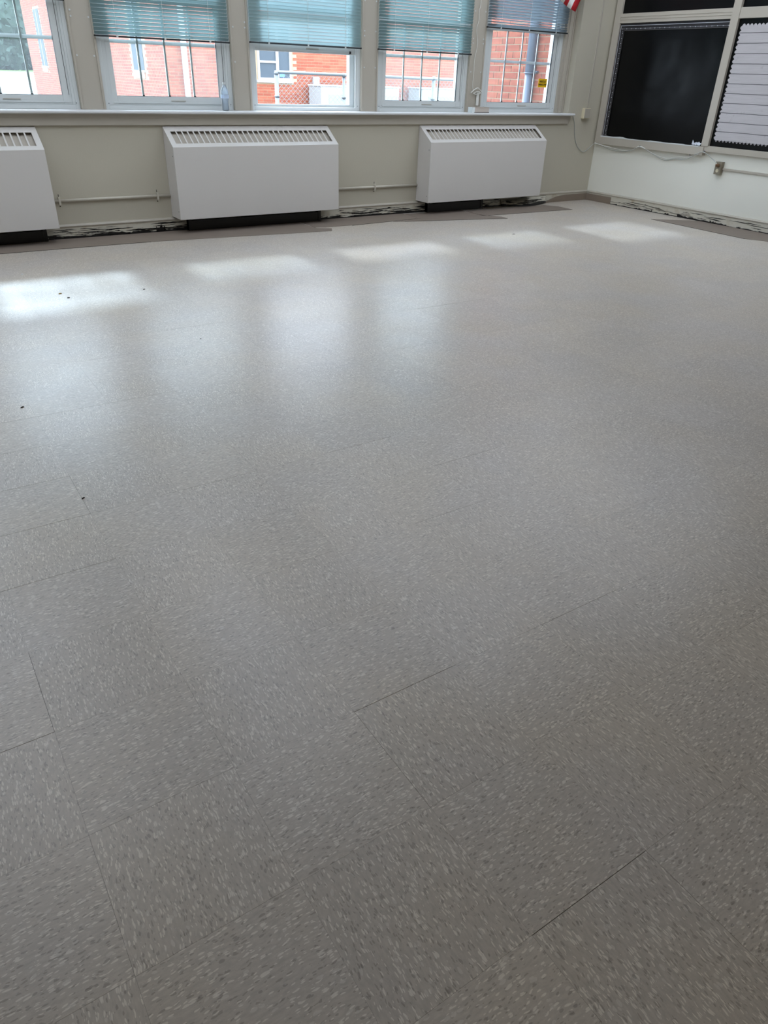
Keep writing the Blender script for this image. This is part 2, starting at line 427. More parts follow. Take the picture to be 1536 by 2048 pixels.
OPEN = {(0, -4): (.0010, 0), (0, -6): (.0010, .0004), (-2, 0): (.0014, 0), (-3, 0): (.0016, 0), (-2, -1): (.0011, 0), (-3, -1): (.0014, 0), (-2, 1): (.0012, .0006),
        (-1, 0): (.0006, 0), (0, 0): (.0008, 0), (-2, 2): (.0011, 0), (-2, 3): (.0013, 0), (-1, 3): (.001, 0), (2, 0): (.0012, 0), (3, -1): (.0009, 0), (7, 5): (.0022, 0), (8, 5): (.0018, 0),
        (-3, -3): (.0012, 0), (2, -4): (.0006, 0), (2, -2): (.0006, 0), (-3, -2): (0, .0006), (5, 3): (.001, 0), (1, 6): (.0014, 0), (2, 6): (.0016, 0), (0, 3): (.001, 0), (0, 5): (.001, 0), (-1, -4): (0, .0004)}
rest = MB()
for n_, (size, i, j, x0, x1, y0, y1, full) in enumerate(cells):
    par = 0 if (i + j) % 2 else 1
    sj = random.Random(i * 131 + j * 17)
    g = sj.choice([.00008, .00012, .00018])
    # joints that stand open in the photograph: (gap along the far edge, gap along the right edge)
    ot_, orr = OPEN.get((i, j), (0, 0))
    dx = dy = 0
    if n_ < 298 and size > 0:
        key = (par, g, full, 0 if full else (x0, y0))
        if full and (ot_ or orr):
            MB().box(-T / 2 + g, T / 2 - g - orr, -T / 2 + g, T / 2 - g - ot_, -.0032, 0).build('tile', m_tile[par], floor, loc=((x0 + x1) / 2, (y0 + y1) / 2, 0))
        elif full:
            if key not in protos:
                protos[key] = tile_mesh(0, g).build('tile', m_tile[par], floor, loc=((x0 + x1) / 2 + dx, (y0 + y1) / 2 + dy, 0))
            else: share(protos[key], 'tile', floor, ((x0 + x1) / 2 + dx, (y0 + y1) / 2 + dy, 0))
        else:
            MB().box(x0 - (x0 + x1) / 2 + g, (x1 - x0) / 2 - g, (y0 - y1) / 2 + g, (y1 - y0) / 2 - g, -.0032, 0).build('tile', m_tile[par], floor, loc=((x0 + x1) / 2, (y0 + y1) / 2, 0))
    else:
        rest.box(x0 + g, x1 - g, y0 + g + dy, y1 - g + dy * .5, -.0032, 0, par)
o = rest.build('far_tiles', m_tile, floor); o['kind'] = 'stuff'

# added fill panels, unseen (behind and above the frame)
for k, (lx, ly) in enumerate(FILLS):
    side = ['leftmost', 'second from the left', 'third from the left', 'fourth from the left', 'fifth from the left', 'rightmost'][k // 3] + ', ' + ['in the row furthest from', 'in the middle row before', 'in the row nearest to'][k % 3] + ' the windows'
    e = empty('fill_panel', (lx, ly, ZC), 'unseen fill panel added on the ceiling, ' + side, 'ceiling light', 'added fill panels')
    MB().box(lx - .62, lx + .62, ly - .47, ly + .47, ZC - .05, ZC - .001).build('frame', m_trim, e)
    MB().box(lx - .59, lx + .59, ly - .44, ly + .44, ZC - .056, ZC - .051).build('diffuser', m_lamp, e)

for (lx, ly), nm in zip(REAR_FILLS, ('left', 'middle', 'right')):
    e = empty('fill_panel', (lx, ly, ZC), 'unseen warm fill panel added at the back of the room, ' + nm + ' one of three', 'ceiling light', 'added warm fill panels at the back of the room')
    MB().box(lx - .62, lx + .62, ly - .47, ly + .47, ZC - .05, ZC - .001).build('frame', m_trim, e)
    MB().box(lx - .59, lx + .59, ly - .44, ly + .44, ZC - .056, ZC - .051).build('diffuser', m_fillw, e)

# ------------------------------------------------------------------ sill, apron, mullions
YM = 5.13                                   # face of the mullions
q = MB()
q.prism([(0, 4.965, .955), (0, 4.958, .962), (0, 4.958, .972), (0, 4.965, .979), (0, 5.245, .979), (0, 5.245, .9505), (0, 5.029, .9505), (0, 5.029, .955)], (1, 0, 0))
q.v = [((-4.55 if v[0] < .5 else 6.62), v[1], v[2]) for v in q.v]
q.v = [v if not (v[0] > 6.6 and v[1] > 5.029) else (6.574, v[1], v[2]) for v in q.v]
sill = struct(q.build('trim_1', m_sill), 'long off-white painted window sill running below all the windows', 'window sill')
q = MB().box(-4.55, 6.575, 5.008, 5.0295, .868, .9545); q.box(-4.55, 6.575, 5.0, 5.008, .925, .9545)
struct(q.build('trim_2', m_trim, bevel=.002), 'flat off-white apron board under the window sill', 'trim')
mull = [(-1.53, -1.525), (-.365, -.165), (.99, 1.195), (2.35, 2.533), (3.714, 3.913), (5.07, 5.28), (6.44, 6.575)]
mlab = ['', 'left of the tree view window', 'first full window post from the left, between grass view and brick view windows', 'window post just right of the clear plastic bottle',
        'window post between the third and fourth blinds', 'window post with the tied white cord and the little box at its foot', 'casing between the rightmost window and the wall corner']
tn = 3
for k, (a, c_) in enumerate(mull):
    if k == 0: continue
    p_ = MB().box(a, c_, YM, 5.24, .9795, 2.66).build('trim_%d' % tn, m_trim); tn += 1
    struct(p_, 'broad off-white ' + mlab[k], 'window post')
    for u in (a + .004, c_ - .020) if k < 6 else (a + .004, a + .05, c_ - .02):
        MB().box(u, u + .016, YM - .008, YM, .98, 2.66).build('edge_bead', m_trim, p_, bevel=.002)
    if k == 6: MB().box(a + .052, a + .09, YM - .014, YM, .98, 2.66).build('casing_strip', m_trim, p_, bevel=.003)
    if k < 6:
        for z in (1.36, 1.62, 1.66, 1.9):
            for u in (a + .035, c_ - .035):
                if random.random() < .75:
                    MB().tube([(u, YM - .001, z), (u, YM - .0035, z)], .007, 8).build('filled_screw_hole', m_vinyl, p_)
struct(MB().box(-1.53, 6.575, 5.06, 5.24, 2.6, 2.66).build('trim_%d' % tn, m_trim), 'head board above the windows', 'trim'); tn += 1
# thin drywall bead down the wall right of the windows
struct(MB().box(6.868, 6.892, YW - .008, YW, 1.04, ZC).build('trim_%d' % tn, m_trim, bevel=.003), 'slim vertical cable cover on the wall right of the windows', 'trim'); tn += 1

# ------------------------------------------------------------------ windows
wins = [(-1.525, -.365), (-.165, .99), (1.195, 2.35), (2.533, 3.714), (3.913, 5.07), (5.28, 6.44)]
wlab = ['white vinyl window left of the photograph edge', 'white window looking onto grass, trees and a far brick wing', 'white window with hazy brick view left of the plastic bottle',
        'white window with its lower sash pushed up, no bars in the opening', 'white barred window fourth from the left, fence and white cabinets outside', 'white barred window at the right end with the yellow sticker']
def frame_rect(q, x0, x1, y0, y1, z0, z1, l, r, bt, tp):
    q.box(x0, x0 + l, y0, y1, z0, z1); q.box(x1 - r, x1, y0, y1, z0, z1)
    q.box(x0 + l, x1 - r, y0, y1, z0, z0 + bt); q.box(x0 + l, x1 - r, y0, y1, z1 - tp, z1)
win_objs = []
for k, (x0, x1) in enumerate(wins):
    w = empty('window_%d' % (k + 1), ((x0 + x1) / 2, 5.18, .98), wlab[k], 'window', None, 'structure'); win_objs.append(w)
    q = MB(); frame_rect(q, x0 + .0005, x1 - .0005, 5.145, 5.20, .9795, 2.598, .034, .034, .03, .04)
    q.build('window_frame', m_vinyl, w, bevel=.002)
    # tracks on both jambs
    for u in (x0 + .0345, x1 - .0345 - .02): MB().box(u, u + .02, 5.150, 5.157, 1.0105, 2.55).build('track', m_vinyl, w)
    q = MB(); frame_rect(q, x0 + .0005, x1 - .0005, 5.2055, 5.262, .9795, 2.598, .088, .088, .052, .06)
    q.build('outer_frame', m_vinyl, w)
    up = k == 3
    dz = .445 if up else 0
    sx0, sx1 = x0 + .036, x1 - .036
    gl = .077; gr = .086
    m_g = m_glass_clear if k in (3, 5) else m_glass_hazy
    # lower sash (room side), its glass, grille bars and gasket
    z0, z1 = 1.0105 + dz, 1.80 + dz
    sash = MB(); frame_rect(sash, sx0, sx1, 5.158, 5.184, z0, z1, gl, gr, .068, .05)
    lower = sash.build('lower_sash', m_vinyl, w, bevel=.002)
    MB().box(sx0 + gl * .5, sx1 - gr * .5, 5.152, 5.158, z0 + .016, z0 + .026).build('lift_rail', m_vinyl, lower)
    MB().box((sx0 + sx1) / 2 + .0, (sx0 + sx1) / 2 + .13, 5.1525, 5.1578, z0 + .034, z0 + .0395).build('lift_slot', m_trim, lower)
    MB().box(sx1 - gr - .002, sx1 - gr + .0, 5.1588, 5.176, z0 + .068, z1 - .05).build('gasket', m_black, lower)
    MB().box(sx0 + gl, sx1 - gr, 5.160, 5.172, z0 + .068, z0 + .0705).build('gasket', m_black, lower)
    MB().box(sx0 + gl * .45, sx0 + gl * .45 + .006, 5.1565, 5.158, z0 + .07, z1 - .06).build('stile_groove', m_vinyl, lower)
    MB().box(sx1 - gr * .45, sx1 - gr * .45 + .003, 5.1565, 5.158, z0 + .07, z1 - .06).build('stile_groove', m_black, lower)
    MB().box(sx0 + gl - .004, sx1 - gr + .004, 5.1762, 5.1782, z0 + .064, z1 - .046).build('glass_pane', m_g, lower)
    gx0, gx1 = sx0 + gl, sx1 - gr
    if not up:
        bar = None
        for u in (1, 2, 3):
            xx = gx0 + (gx1 - gx0) * u / 4
            MB().box(xx - .008, xx + .008, 5.1785, 5.186, z0 + .072, z1 - .05).build('grille_bar', m_vinyl, lower)
            MB().box(xx - .009, xx + .009, 5.168, 5.176, z0 + .0707, z0 + .077).build('bar_clip', m_black, lower)
        MB().box(gx0, gx1, 5.1865, 5.192, 1.458, 1.484).build('grille_bar', m_vinyl, lower)
    else:
        MB().box(gx1 + .0, gx1 + .018, 5.148, 5.158, z0 + .008, z0 + .03).build('sash_latch', m_black, lower)
    # upper sash behind
    zz0 = 1.76
    q = MB(); frame_rect(q, sx0, sx1, 5.1925, 5.204, zz0, 2.556, .07, .07, .05, .05)
    us = q.build('upper_sash', m_vinyl, w)
    MB().box(sx0 + .068, sx1 - .068, 5.1965, 5.1985, zz0 + .048, 2.51).build('glass_pane', m_g, us)
    for sc in ((x1 - .028, 1.012), (x0 + .03, 1.012)):
        MB().tube([(sc[0], 5.145, sc[1] + .012), (sc[0], 5.1425, sc[1] + .012)], .004, 8).build('screw', m_metal, w)
# rescue sticker on the right window's glass
st = tag(MB().box(6.16, 6.293, 5.1712, 5.1722, 1.236, 1.322).build('sticker', m_yellow), 'yellow sticker with black words on the rightmost window pane', 'sticker')
def text_obj(body, size, loc, rot, mat, parent, name='lettering', extrude=.0002, bold=0.0):
    cu = D.curves.new(name, 'FONT'); cu.body = body; cu.size = size; cu.align_x = 'CENTER'; cu.align_y = 'CENTER'; cu.extrude = extrude; cu.offset = bold
    to = D.objects.new(name, cu); C.objects.link(to)
    dg = bpy.context.evaluated_depsgraph_get(); me = D.meshes.new_from_object(to.evaluated_get(dg))
    D.objects.remove(to); me.materials.clear(); me.materials.append(mat)
    o = D.objects.new(name, me); C.objects.link(o); o.rotation_euler = rot; o.location = loc; adopt(o, parent); return o
text_obj('RESCUE', .027, (6.2265, 5.1709, 1.293), (math.pi / 2, 0, 0), m_black, st, bold=.0012)
text_obj('WINDOW', .027, (6.2265, 5.1709, 1.262), (math.pi / 2, 0, 0), m_black, st, bold=.0012)

# ------------------------------------------------------------------ blinds
def slat_mesh(w_, ang, mat):
    d = .0131; q = MB(); vs = []; fs = []
    for x in (-w_ / 2, w_ / 2):
        for t in (-1, -.5, 0, .5, 1):
            yy = t * d; zz = .0032 * (1 - t * t)
            vs.append((x, yy * math.cos(ang) - zz * math.sin(ang), yy * math.sin(ang) + zz * math.cos(ang)))
    for t in range(4): fs.append((t, t + 1, t + 6, t + 5))
    q.add(vs, fs)
    o = q.build('slat', mat, smooth=True)
    return o
YB = 5.098
def blind(k, xa, xb, zb, ang, mat, label, bent=()):
    e = empty('blind', ((xa + xb) / 2, YB, zb), label, 'window blind', 'window blinds')
    r = MB(); r.prism([(xa, YB - .013, zb - .004), (xa, YB - .009, zb - .009), (xa, YB + .009, zb - .009), (xa, YB + .013, zb - .004), (xa, YB + .013, zb + .003), (xa, YB - .013, zb + .003)], (xb - xa, 0, 0))
    rail = r.build('bottom_rail', m_dark, e)  # rail dark all over: its backlit shade is put into the colour
    MB().box(xa - .002, xa + .003, YB - .0135, YB + .0135, zb - .0095, zb + .0035).build('end_cap', m_black, rail)
    MB().box(xb - .003, xb + .002, YB - .0135, YB + .0135, zb - .0095, zb + .0035).build('end_cap', m_black, rail)
    hr = MB().box(xa, xb, YB - .016, YB + .016, 2.555, 2.5985).build('head_rail', m_vinyl, e)
    n = int((2.55 - zb - .012) / .0255)
    first = None
    for s in range(n):
        z = zb + .018 + s * .0255
        if first is None:
            first = slat_mesh(xb - xa - .006, ang, mat); first.name = 'slat'; o = first
            o.location = ((xa + xb) / 2, YB, z); adopt(o, e)
        else:
            o = share(first, 'slat', e, ((xa + xb) / 2, YB, z))
        if s in bent: o.rotation_euler = (math.radians(38), math.radians(.35), 0)
    for u in (.155, .5, .845):
        xx = xa + (xb - xa) * u
        MB().tube([(xx, YB - .0145, zb - .006), (xx, YB - .0145, 2.56)], .0011, 5).build('ladder_cord', m_whitecord, e)
        MB().tube([(xx + .004, YB + .0145, zb - .006), (xx + .004, YB + .0145, 2.56)], .0011, 5).build('ladder_cord', m_whitecord, e)
        MB().box(xx - .008, xx + .008, YB - .0142, YB - .0095, zb - .011, zb + .004).build('cord_button', m_vinyl, rail)
    return e
A = math.radians(-57)
blind(0, -1.52, -.37, 1.95, A, m_slat, 'aqua slatted blind raised high, left of the photograph edge')
blind(1, -.16, .985, 1.722, A, m_slat, 'leftmost blind, only its dark bottom rail showing above the grass view window')
blind(2, 1.178, 2.328, 1.503, A, m_slat, 'aqua slatted blind over the window left of the plastic bottle')
blind(3, 2.528, 3.69, 1.517, math.radians(-66), m_slat_c, 'nearly closed aqua slatted blind above the open sash window')
blind(4, 3.892, 5.062, 1.519, A, m_slat, 'aqua slatted blind with one bent slat, hung beside the tied cord', bent=(9,))
blind(5, 5.258, 6.438, 1.772, A, m_slat_b, 'greyer slatted blind with bent slats at the right end beside the flag', bent=(1, 2))

# blind cord on the fifth post and its tied bow
cx = 5.155
pc = [(5.165, 2.5), (5.16, 1.99), (5.145, 1.91), (5.15, 1.82), (5.13, 1.74), (5.16, 1.62), (5.135, 1.47), (5.14, 1.36), (5.138, 1.24), (5.155, 1.185)]
e = empty('pull_cord', (cx, 5.12, 1.18), 'thin wavy white cord tied in a bow on the post above the little box', 'cord')
MB().tube(smooth_path([(x, 5.118, z) for x, z in pc]), .0028, 6).build('cord', m_whitecord, e, True)
MB().tube(smooth_path([(5.12, 5.114, 1.165), (5.155, 5.108, 1.192), (5.20, 5.104, 1.212), (5.235, 5.106, 1.196), (5.27, 5.112, 1.175)]), .005, 6).build('knot', m_whitecord, e, True)
MB().tube(smooth_path([(5.15, 5.11, 1.16), (5.20, 5.10, 1.178), (5.25, 5.106, 1.165), (5.20, 5.112, 1.15), (5.15, 5.11, 1.16)]), .004, 6).build('loop', m_whitecord, e, True)
MB().box(5.205, 5.238, 5.112, 5.1215, 1.045, 1.17).build('cord_tail', m_whitecord, e)

# ------------------------------------------------------------------ things on the sill
bt = empty('plastic_bottle', (2.236, 5.062, .979), 'clear crumpled plastic bottle standing on the window sill', 'bottle')
prof = [(.020, 0), (.028, .003), (.031, .012), (.030, .03), (.0275, .05), (.0265, .07), (.0285, .088), (.0325, .10), (.0335, .125), (.0325, .15), (.027, .172), (.017, .188), (.0125, .196), (.0125, .212)]
q = MB().lathe(prof, (2.236, 5.062, .979), 24)
q.v = [(x + .0025 * noise.noise(Vector((x, y, z)) * 60), y + .002 * noise.noise(Vector((y, z, x)) * 55), z) for x, y, z in q.v]
q.build('body', m_plastic, bt, True)
q = MB(); k = 24
q.lathe([(.0342, .098), (.0348, .112), (.0346, .128)], (2.236, 5.062, .979), 24); q.f = [f for f in q.f if len(f) == 4]; q.mi = [0] * len(q.f)
q.build('label_band', m_label, bt, True)
MB().lathe([(.0138, .203), (.0138, .216), (.012, .218)], (2.236, 5.062, .979), 16).build('cap', m_vinyl, bt)
bx = empty('small_box', (5.18, 5.04, .979), 'small flat cardboard box with a white taped end on the sill', 'box')
MB().box(5.066, 5.305, 5.0, 5.072, .980, 1.031).build('body', m_box, bx, bevel=.002)
MB().box(5.064, 5.0658, 4.999, 5.073, .9795, 1.032).build('taped_end', m_boxend, bx)
MB().box(5.0655, 5.10, 4.9985, 4.9998, .9795, 1.032).build('tape_flap', m_boxend, bx)
MB().box(5.10, 5.305, 4.998, 5.072, 1.0312, 1.034).build('lid', m_box, bx)
MB().box(5.095, 5.305, 4.9982, 4.9996, .9795, .984).build('bottom_edge', m_crumb, bx)
pp = MB(); pp.prism([(1.90, 4.985, .9797), (2.10, 4.975, .9797), (2.105, 5.02, .9797), (1.91, 5.03, .9797)], (0, 0, .001))
tag(pp.build('paper_slip', m_paper), 'thin white paper slip lying on the sill left of the bottle', 'paper')

# ------------------------------------------------------------------ heaters
def heater(x0, x1, label):
    e = empty('wall_heater', ((x0 + x1) / 2, 4.9, .125), label, 'heater', 'wall heaters below the windows')
    yb, yf, zt, zf, zb = 5.0278, 4.80, .862, .712, .125
    t = .0025
    q = MB()
    q.box(x0, x1, yf, yf + t, zb, zf)                                   # front sheet
    q.box(x0 + .0001, x1 - .0001, yf, yf + .03, zb - .0005, zb + .002)
    q.build('front_panel', m_heater, e, bevel=.0015)
    for xx in (x0, x1 - t):
        q = MB(); q.prism([(xx, yf + t, zb), (xx, yb, zb), (xx, yb, zt - .001), (xx, yf + t, zf - .001)], (t, 0, 0)); sd = q.build('side_panel', m_heater, e)
    for z in (.19, .64):
        MB().tube([(x0 + .0, yf + .03, z), (x0 - .002, yf + .03, z)], .005, 8).build('screw', m_metal, e)
    sv = Vector((0, yb - yf, zt - zf)); L = sv.length; sn = Vector((0, -(zt - zf), yb - yf)).normalized()
    def P(x, u, h=0): v = Vector((x, yf, zf)) + sv * u + sn * h; return v
    def slab(x0_, x1_, u0, u1, h, th, nm, mat):
        q = MB(); q.prism([P(x0_, u0, h), P(x1_, u0, h), P(x1_, u1, h), P(x0_, u1, h)], -sn * th)
        return q.build(nm, mat, e)
    q = MB()
    for (a, c_, u0, u1) in ((x0, x1, 0, .17), (x0, x1, .74, 1.0), (x0, x0 + .045, .17, .74), (x1 - .045, x1, .17, .74)):
        q.prism([P(a, u0), P(c_, u0), P(c_, u1), P(a, u1)], -sn * t)
    q.build('top_grille_frame', m_heater, e)
    slab(x0 + .01, x1 - .01, .02, .98, -.028, .002, 'inner_deflector', m_taupe)
    n = round((x1 - x0 - .09) / .0527)
    p_ = (x1 - x0 - .09) / n; ft = None
    for i in range(1, n):
        xx = x0 + .045 + p_ * i
        if ft is None:
            q = MB(); q.prism([P(-.0058, .165), P(.0058, .165), P(.0058, .745), P(-.0058, .745)], -sn * t)
            ft = q.build('louver_bar', m_heater, e, loc=(xx, 0, 0))
        else: share(ft, 'louver_bar', e, (xx, 0, 0))
    # dark back plate and fins seen below
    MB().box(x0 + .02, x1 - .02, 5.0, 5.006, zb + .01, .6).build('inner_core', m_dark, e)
    return e
heater(-1.085, .582, 'white wall heater cut off by the left edge of the photo')
heater(1.62, 3.265, 'white wall heater in the middle, below the bottle')
heater(4.385, 6.052, 'white wall heater nearest the room corner')
# dark pipe chases under the heaters
for (a, c_, lab) in ((-1.0, .50, 'black glue-covered kick board under the left heater'), (1.74, 3.14, 'black glue-covered kick board under the middle heater'), (4.5, 5.3, 'black glue-covered kick board under the heater nearest the corner')):
    q = MB().box(a, c_, 4.955, 5.004, .001, .085); q.box(a - .0, a + .03, 4.95, 5.004, .001, .12); q.box(c_ - .03, c_, 4.95, 5.004, .001, .12)
    tag(q.build('kick_board', m_glue), lab, 'kick board', 'kick boards under the heaters')
# pipes between heaters
for (a, c_, lab, cl) in ((.584, 1.618, 'thin painted conduit between the left and middle heaters', (.66, 1.5)), (3.267, 4.383, 'thin painted conduit between the middle and right heaters', (3.83,))):
    e = empty('conduit', ((a + c_) / 2, 5.015, .30), lab, 'pipe', 'conduits along the window wall')
    zc = .305 if a < 1 else .283
    MB().tube([(a, 5.0165, zc), (c_, 5.0165, zc)], .0125, 10).build('pipe', m_pipe, e, True)
    for xx in cl:
        MB().box(xx - .008, xx + .008, 5.001, 5.0295, zc - .03, zc + .03).build('clamp', m_pipe, e)
        MB().tube([(xx, 5.0295, zc - .045), (xx, 5.0275, zc - .045)], .005, 6).build('rust_spot', m_crumb, e)
        MB().box(xx - .002, xx + .003, 5.028, 5.0297, zc + .02, zc + .05).build('rust_spot', m_crumb, e)

# ------------------------------------------------------------------ baseboards
q = MB().box(XL, 7.105, 5.0145, 5.0298, .0, .098); bb = struct(q.build('baseboard_back', m_base_b), 'cream baseboard smeared with black glue along the window wall', 'baseboard')
q = MB(); q.prism([(XL, 5.0295, .094), (XL, 5.008, .094), (XL, 5.006, .102), (XL, 5.012, .112), (XL, 5.0295, .116)], (7.11 - XL, 0, 0)); q.build('cap_moulding', m_trim, bb)
q = MB().box(7.1045, 7.1195, YF, 5.014, .0, .098); br = struct(q.build('baseboard_right', m_base_r), 'cream baseboard smeared with black glue along the right wall', 'baseboard')
q = MB(); q.prism([(7.1195, YF, .094), (7.098, YF, .094), (7.096, YF, .102), (7.102, YF, .112), (7.1195, YF, .116)], (0, 5.005 - YF, 0)); q.build('cap_moulding', m_trim, br)
# ragged blobs of black glue along the foot of both walls (relief on the boards)
def blobs(parent, horiz, a, c_, seed, n, hmax):
    rr = random.Random(seed); q = MB()
    x = a
    while x < c_:
        w_ = rr.uniform(.04, .22); h = rr.uniform(.004, hmax) * (1 if rr.random() < .7 else 1.6)
        top = [(x + w_ * i / 5, h * rr.uniform(.35, 1)) for i in range(6)]
        if horiz == 'x': pts = [(x, 5.0144, 0), (x + w_, 5.0144, 0)] + [(u, 5.0144, z) for u, z in top[::-1]]; d = (0, -.004, 0)
        else: pts = [(7.1046, x, 0), (7.1046, x + w_, 0)] + [(7.1046, u, z) for u, z in top[::-1]]; d = (-.004, 0, 0)
        q.prism(pts, d); x += w_ * rr.uniform(.8, 1.0)
    o = q.build('glue_residue', m_glue, parent); o['kind'] = 'stuff'
blobs(bb, 'x', -1.5, 1.45, 3, 0, .03); blobs(bb, 'x', 1.45, 1.75, 8, 0, .07); blobs(bb, 'x', 3.1, 6.3, 5, 0, .022)
blobs(br, 'y', -.5, 4.60, 9, 0, .030)
def streaks(parent, horiz, a, c_, seed, n):
    rr = random.Random(seed); q = MB()
    for i in range(n):
        x = rr.uniform(a, c_); w_ = rr.uniform(.05, .34); z = rr.uniform(.022, .078); pts = []; lo = []
        k = 7
        for j in range(k):
            th = rr.uniform(.0012, .006) * math.sin(math.pi * (j + .5) / k)
            zz = z + rr.uniform(-.0015, .0015) + (j / k) * .004 * (1 if i % 2 else -1)
            pts.append((x + w_ * j / (k - 1), zz + th)); lo.append((x + w_ * j / (k - 1), zz - th * .5))
        poly = pts + lo[::-1]
        if horiz == 'x': q.prism([(u, 5.0144, v) for u, v in poly], (0, -.0015, 0))
        else: q.prism([(7.1046, u, v) for u, v in poly], (-.0015, 0, 0))
    o = q.build('glue_streaks', m_glue, parent); o['kind'] = 'stuff'
streaks(bb, 'x', -.2, 1.6, 4, 26); streaks(bb, 'x', 3.9, 6.3, 6, 34); streaks(bb, 'x', 3.2, 3.9, 16, 5); streaks(br, 'y', 1.6, 4.55, 12, 34)
# leftover taupe cove base in the corner
q = MB(); h = .078
path = [(6.36, 4.985), (6.46, 5.002), (6.62, 5.009), (7.05, 5.0098), (7.093, 5.0)] ; 
path = smooth_path([(x, y, 0) for x, y in path], 4) + [Vector((7.0995, 4.97, 0)), Vector((7.1, 4.8, 0)), Vector((7.1, 4.60, 0))]
hs = [h * min(1, .15 + .85 * i / 9) for i in range(len(path))]
for i in range(len(path) - 1):
    a, c_ = path[i], path[i + 1]
    ha, hc = hs[i], hs[i + 1]
    q.add([(a.x, a.y, .001), (c_.x, c_.y, .001), (c_.x, c_.y, hc), (a.x, a.y, ha)], [(0, 1, 2, 3)])
o = q.build('cove_base_piece', m_brownvinyl)
sm = o.modifiers.new('solid', 'SOLIDIFY'); sm.thickness = .002; sm.offset = 0
tag(o, 'leftover taupe vinyl base strip still stuck around the room corner', 'base strip')
# peeled, curled flap of base with glue on its back
q = MB(); nn = 16
for i in range(nn + 1):
    t = i / nn; x = 5.62 + .74 * t; bulge = math.sin(math.pi * min(1, t * 1.0)) ** .8
    q.v += [(x, 4.985 - .11 * bulge, .002 + .012 * (1 - bulge)), (x, 4.992 - .045 * bulge, .022 + .02 * t), (x, 5.0, .075 + .005 * t)]
for i in range(nn):
    for j in range(2): q.f.append((i * 3 + j, i * 3 + 3 + j, i * 3 + 4 + j, i * 3 + 1 + j)); q.mi.append(0)
o = q.build('peeled_base_flap', mastic_mat('peeled_back', 0, .06), None, True); sm = o.modifiers.new('solid', 'SOLIDIFY'); sm.thickness = .0025
tag(o, 'curled peeled flap of base with black glue right of the corner heater', 'base strip')

# ------------------------------------------------------------------ loose border strips of flooring
def strip(name_pts, z, lab, th=.0022):
    q = MB(); q.prism([(x, y, z) for x, y in name_pts], (0, 0, th))
    e = q.build('floor_strip', m_strip)
    # dark broken front edge
    ed = MB()
    fr = [p_ for p_ in name_pts if p_[2:] == ()]
    return e
def strip2(pts, front, z, lab):
    q = MB(); q.prism([(x, y, z) for x, y in pts], (0, 0, .0022))
    e = q.build('floor_strip', m_strip); tag(e, lab, 'floor strip', 'loose flooring strips along the walls')
    for (ax, ay), (bx_, by) in zip(front[:-1], front[1:]):
        d = Vector((bx_ - ax, by - ay, 0)); nrm = Vector((d.y, -d.x, 0)).normalized() * .006
        q = MB(); q.prism([(ax, ay, z), (bx_, by, z), (bx_ + nrm.x, by + nrm.y, z), (ax + nrm.x, ay + nrm.y, z)], (0, 0, .0021)); q.build('dark_edge', m_stripedge, e)
    return e
strip2([(-2.5, 4.62), (.07, 4.613), (1.263, 4.60), (2.968, 4.417), (3.03, 4.53), (2.90, 4.60), (2.88, 5.0), (-2.5, 5.0)], [(-2.5, 4.62), (.57, 4.609), (1.263, 4.60)], .0004, 'long taupe flooring strip along the wall from the left heater to the middle heater')
strip2([(2.905, 4.64), (3.0, 4.605), (3.39, 4.60), (4.24, 4.675), (4.19, 4.72), (4.19, 5.0), (2.905, 5.0)], [(3.30, 4.594), (4.24, 4.675)], .0004, 'taupe flooring strip between the middle heater and the corner heater')
strip2([(3.80, 4.60), (3.93, 4.575), (5.108, 4.291), (5.12, 4.40), (4.99, 4.56), (4.95, 4.66), (4.965, 4.66), (4.965, 4.95), (4.195, 4.95), (4.195, 4.68), (4.243, 4.674)], [(3.93, 4.575), (5.108, 4.291)], .0004, 'short wedge-shaped taupe flooring strip in front of the corner heater')
strip2([(4.968, 4.64), (4.955, 4.529), (6.296, 4.475), (6.30, 4.72), (6.2, 4.86), (4.98, 4.86)], [(4.96, 4.60), (4.965, 4.529), (6.296, 4.475)], .0004, 'taupe flooring strip below the curled base flap')
strip2([(6.661, 3.60), (6.604, 2.388), (6.685, 2.241), (6.634, 1.2), (7.095, 1.2), (7.095, 3.3)], [(6.661, 3.60), (6.604, 2.388)], .0004, 'taupe flooring strip along the right wall below the outlet')

# ------------------------------------------------------------------ right wall boards
XB = 7.075
bo = empty('bulletin_board', (7.1, 3.2, .65), 'large white-framed bulletin board wall with black paper panels', 'bulletin board')
def rail(y0, y1, z0, z1, x=XB, nm='frame_rail', m=m_trim): return MB().box(x, 7.1195, y0, y1, z0, z1).build(nm, m, bo, bevel=.0025)
rail(4.912, 5.0, .655, 3.0, nm='frame_stile'); rail(3.385, 3.472, .745, 3.0, XB - .006, 'frame_stile'); rail(1.25, 1.34, .70, 3.0, nm='frame_stile')
rail(3.472, 4.912, 1.893, 1.985); rail(1.34, 3.385, 1.893, 1.985); rail(3.472, 4.912, 2.92, 3.0); rail(1.34, 3.385, 2.92, 3.0)
rail(3.43, 4.912, .655, .742, XB - .008); rail(1.34, 3.43, .695, .752)
rail(3.472, 4.912, 1.925, 1.93, XB - .004, 'rail_bead'); rail(3.472, 4.912, 1.950, 1.955, XB - .004, 'rail_bead')
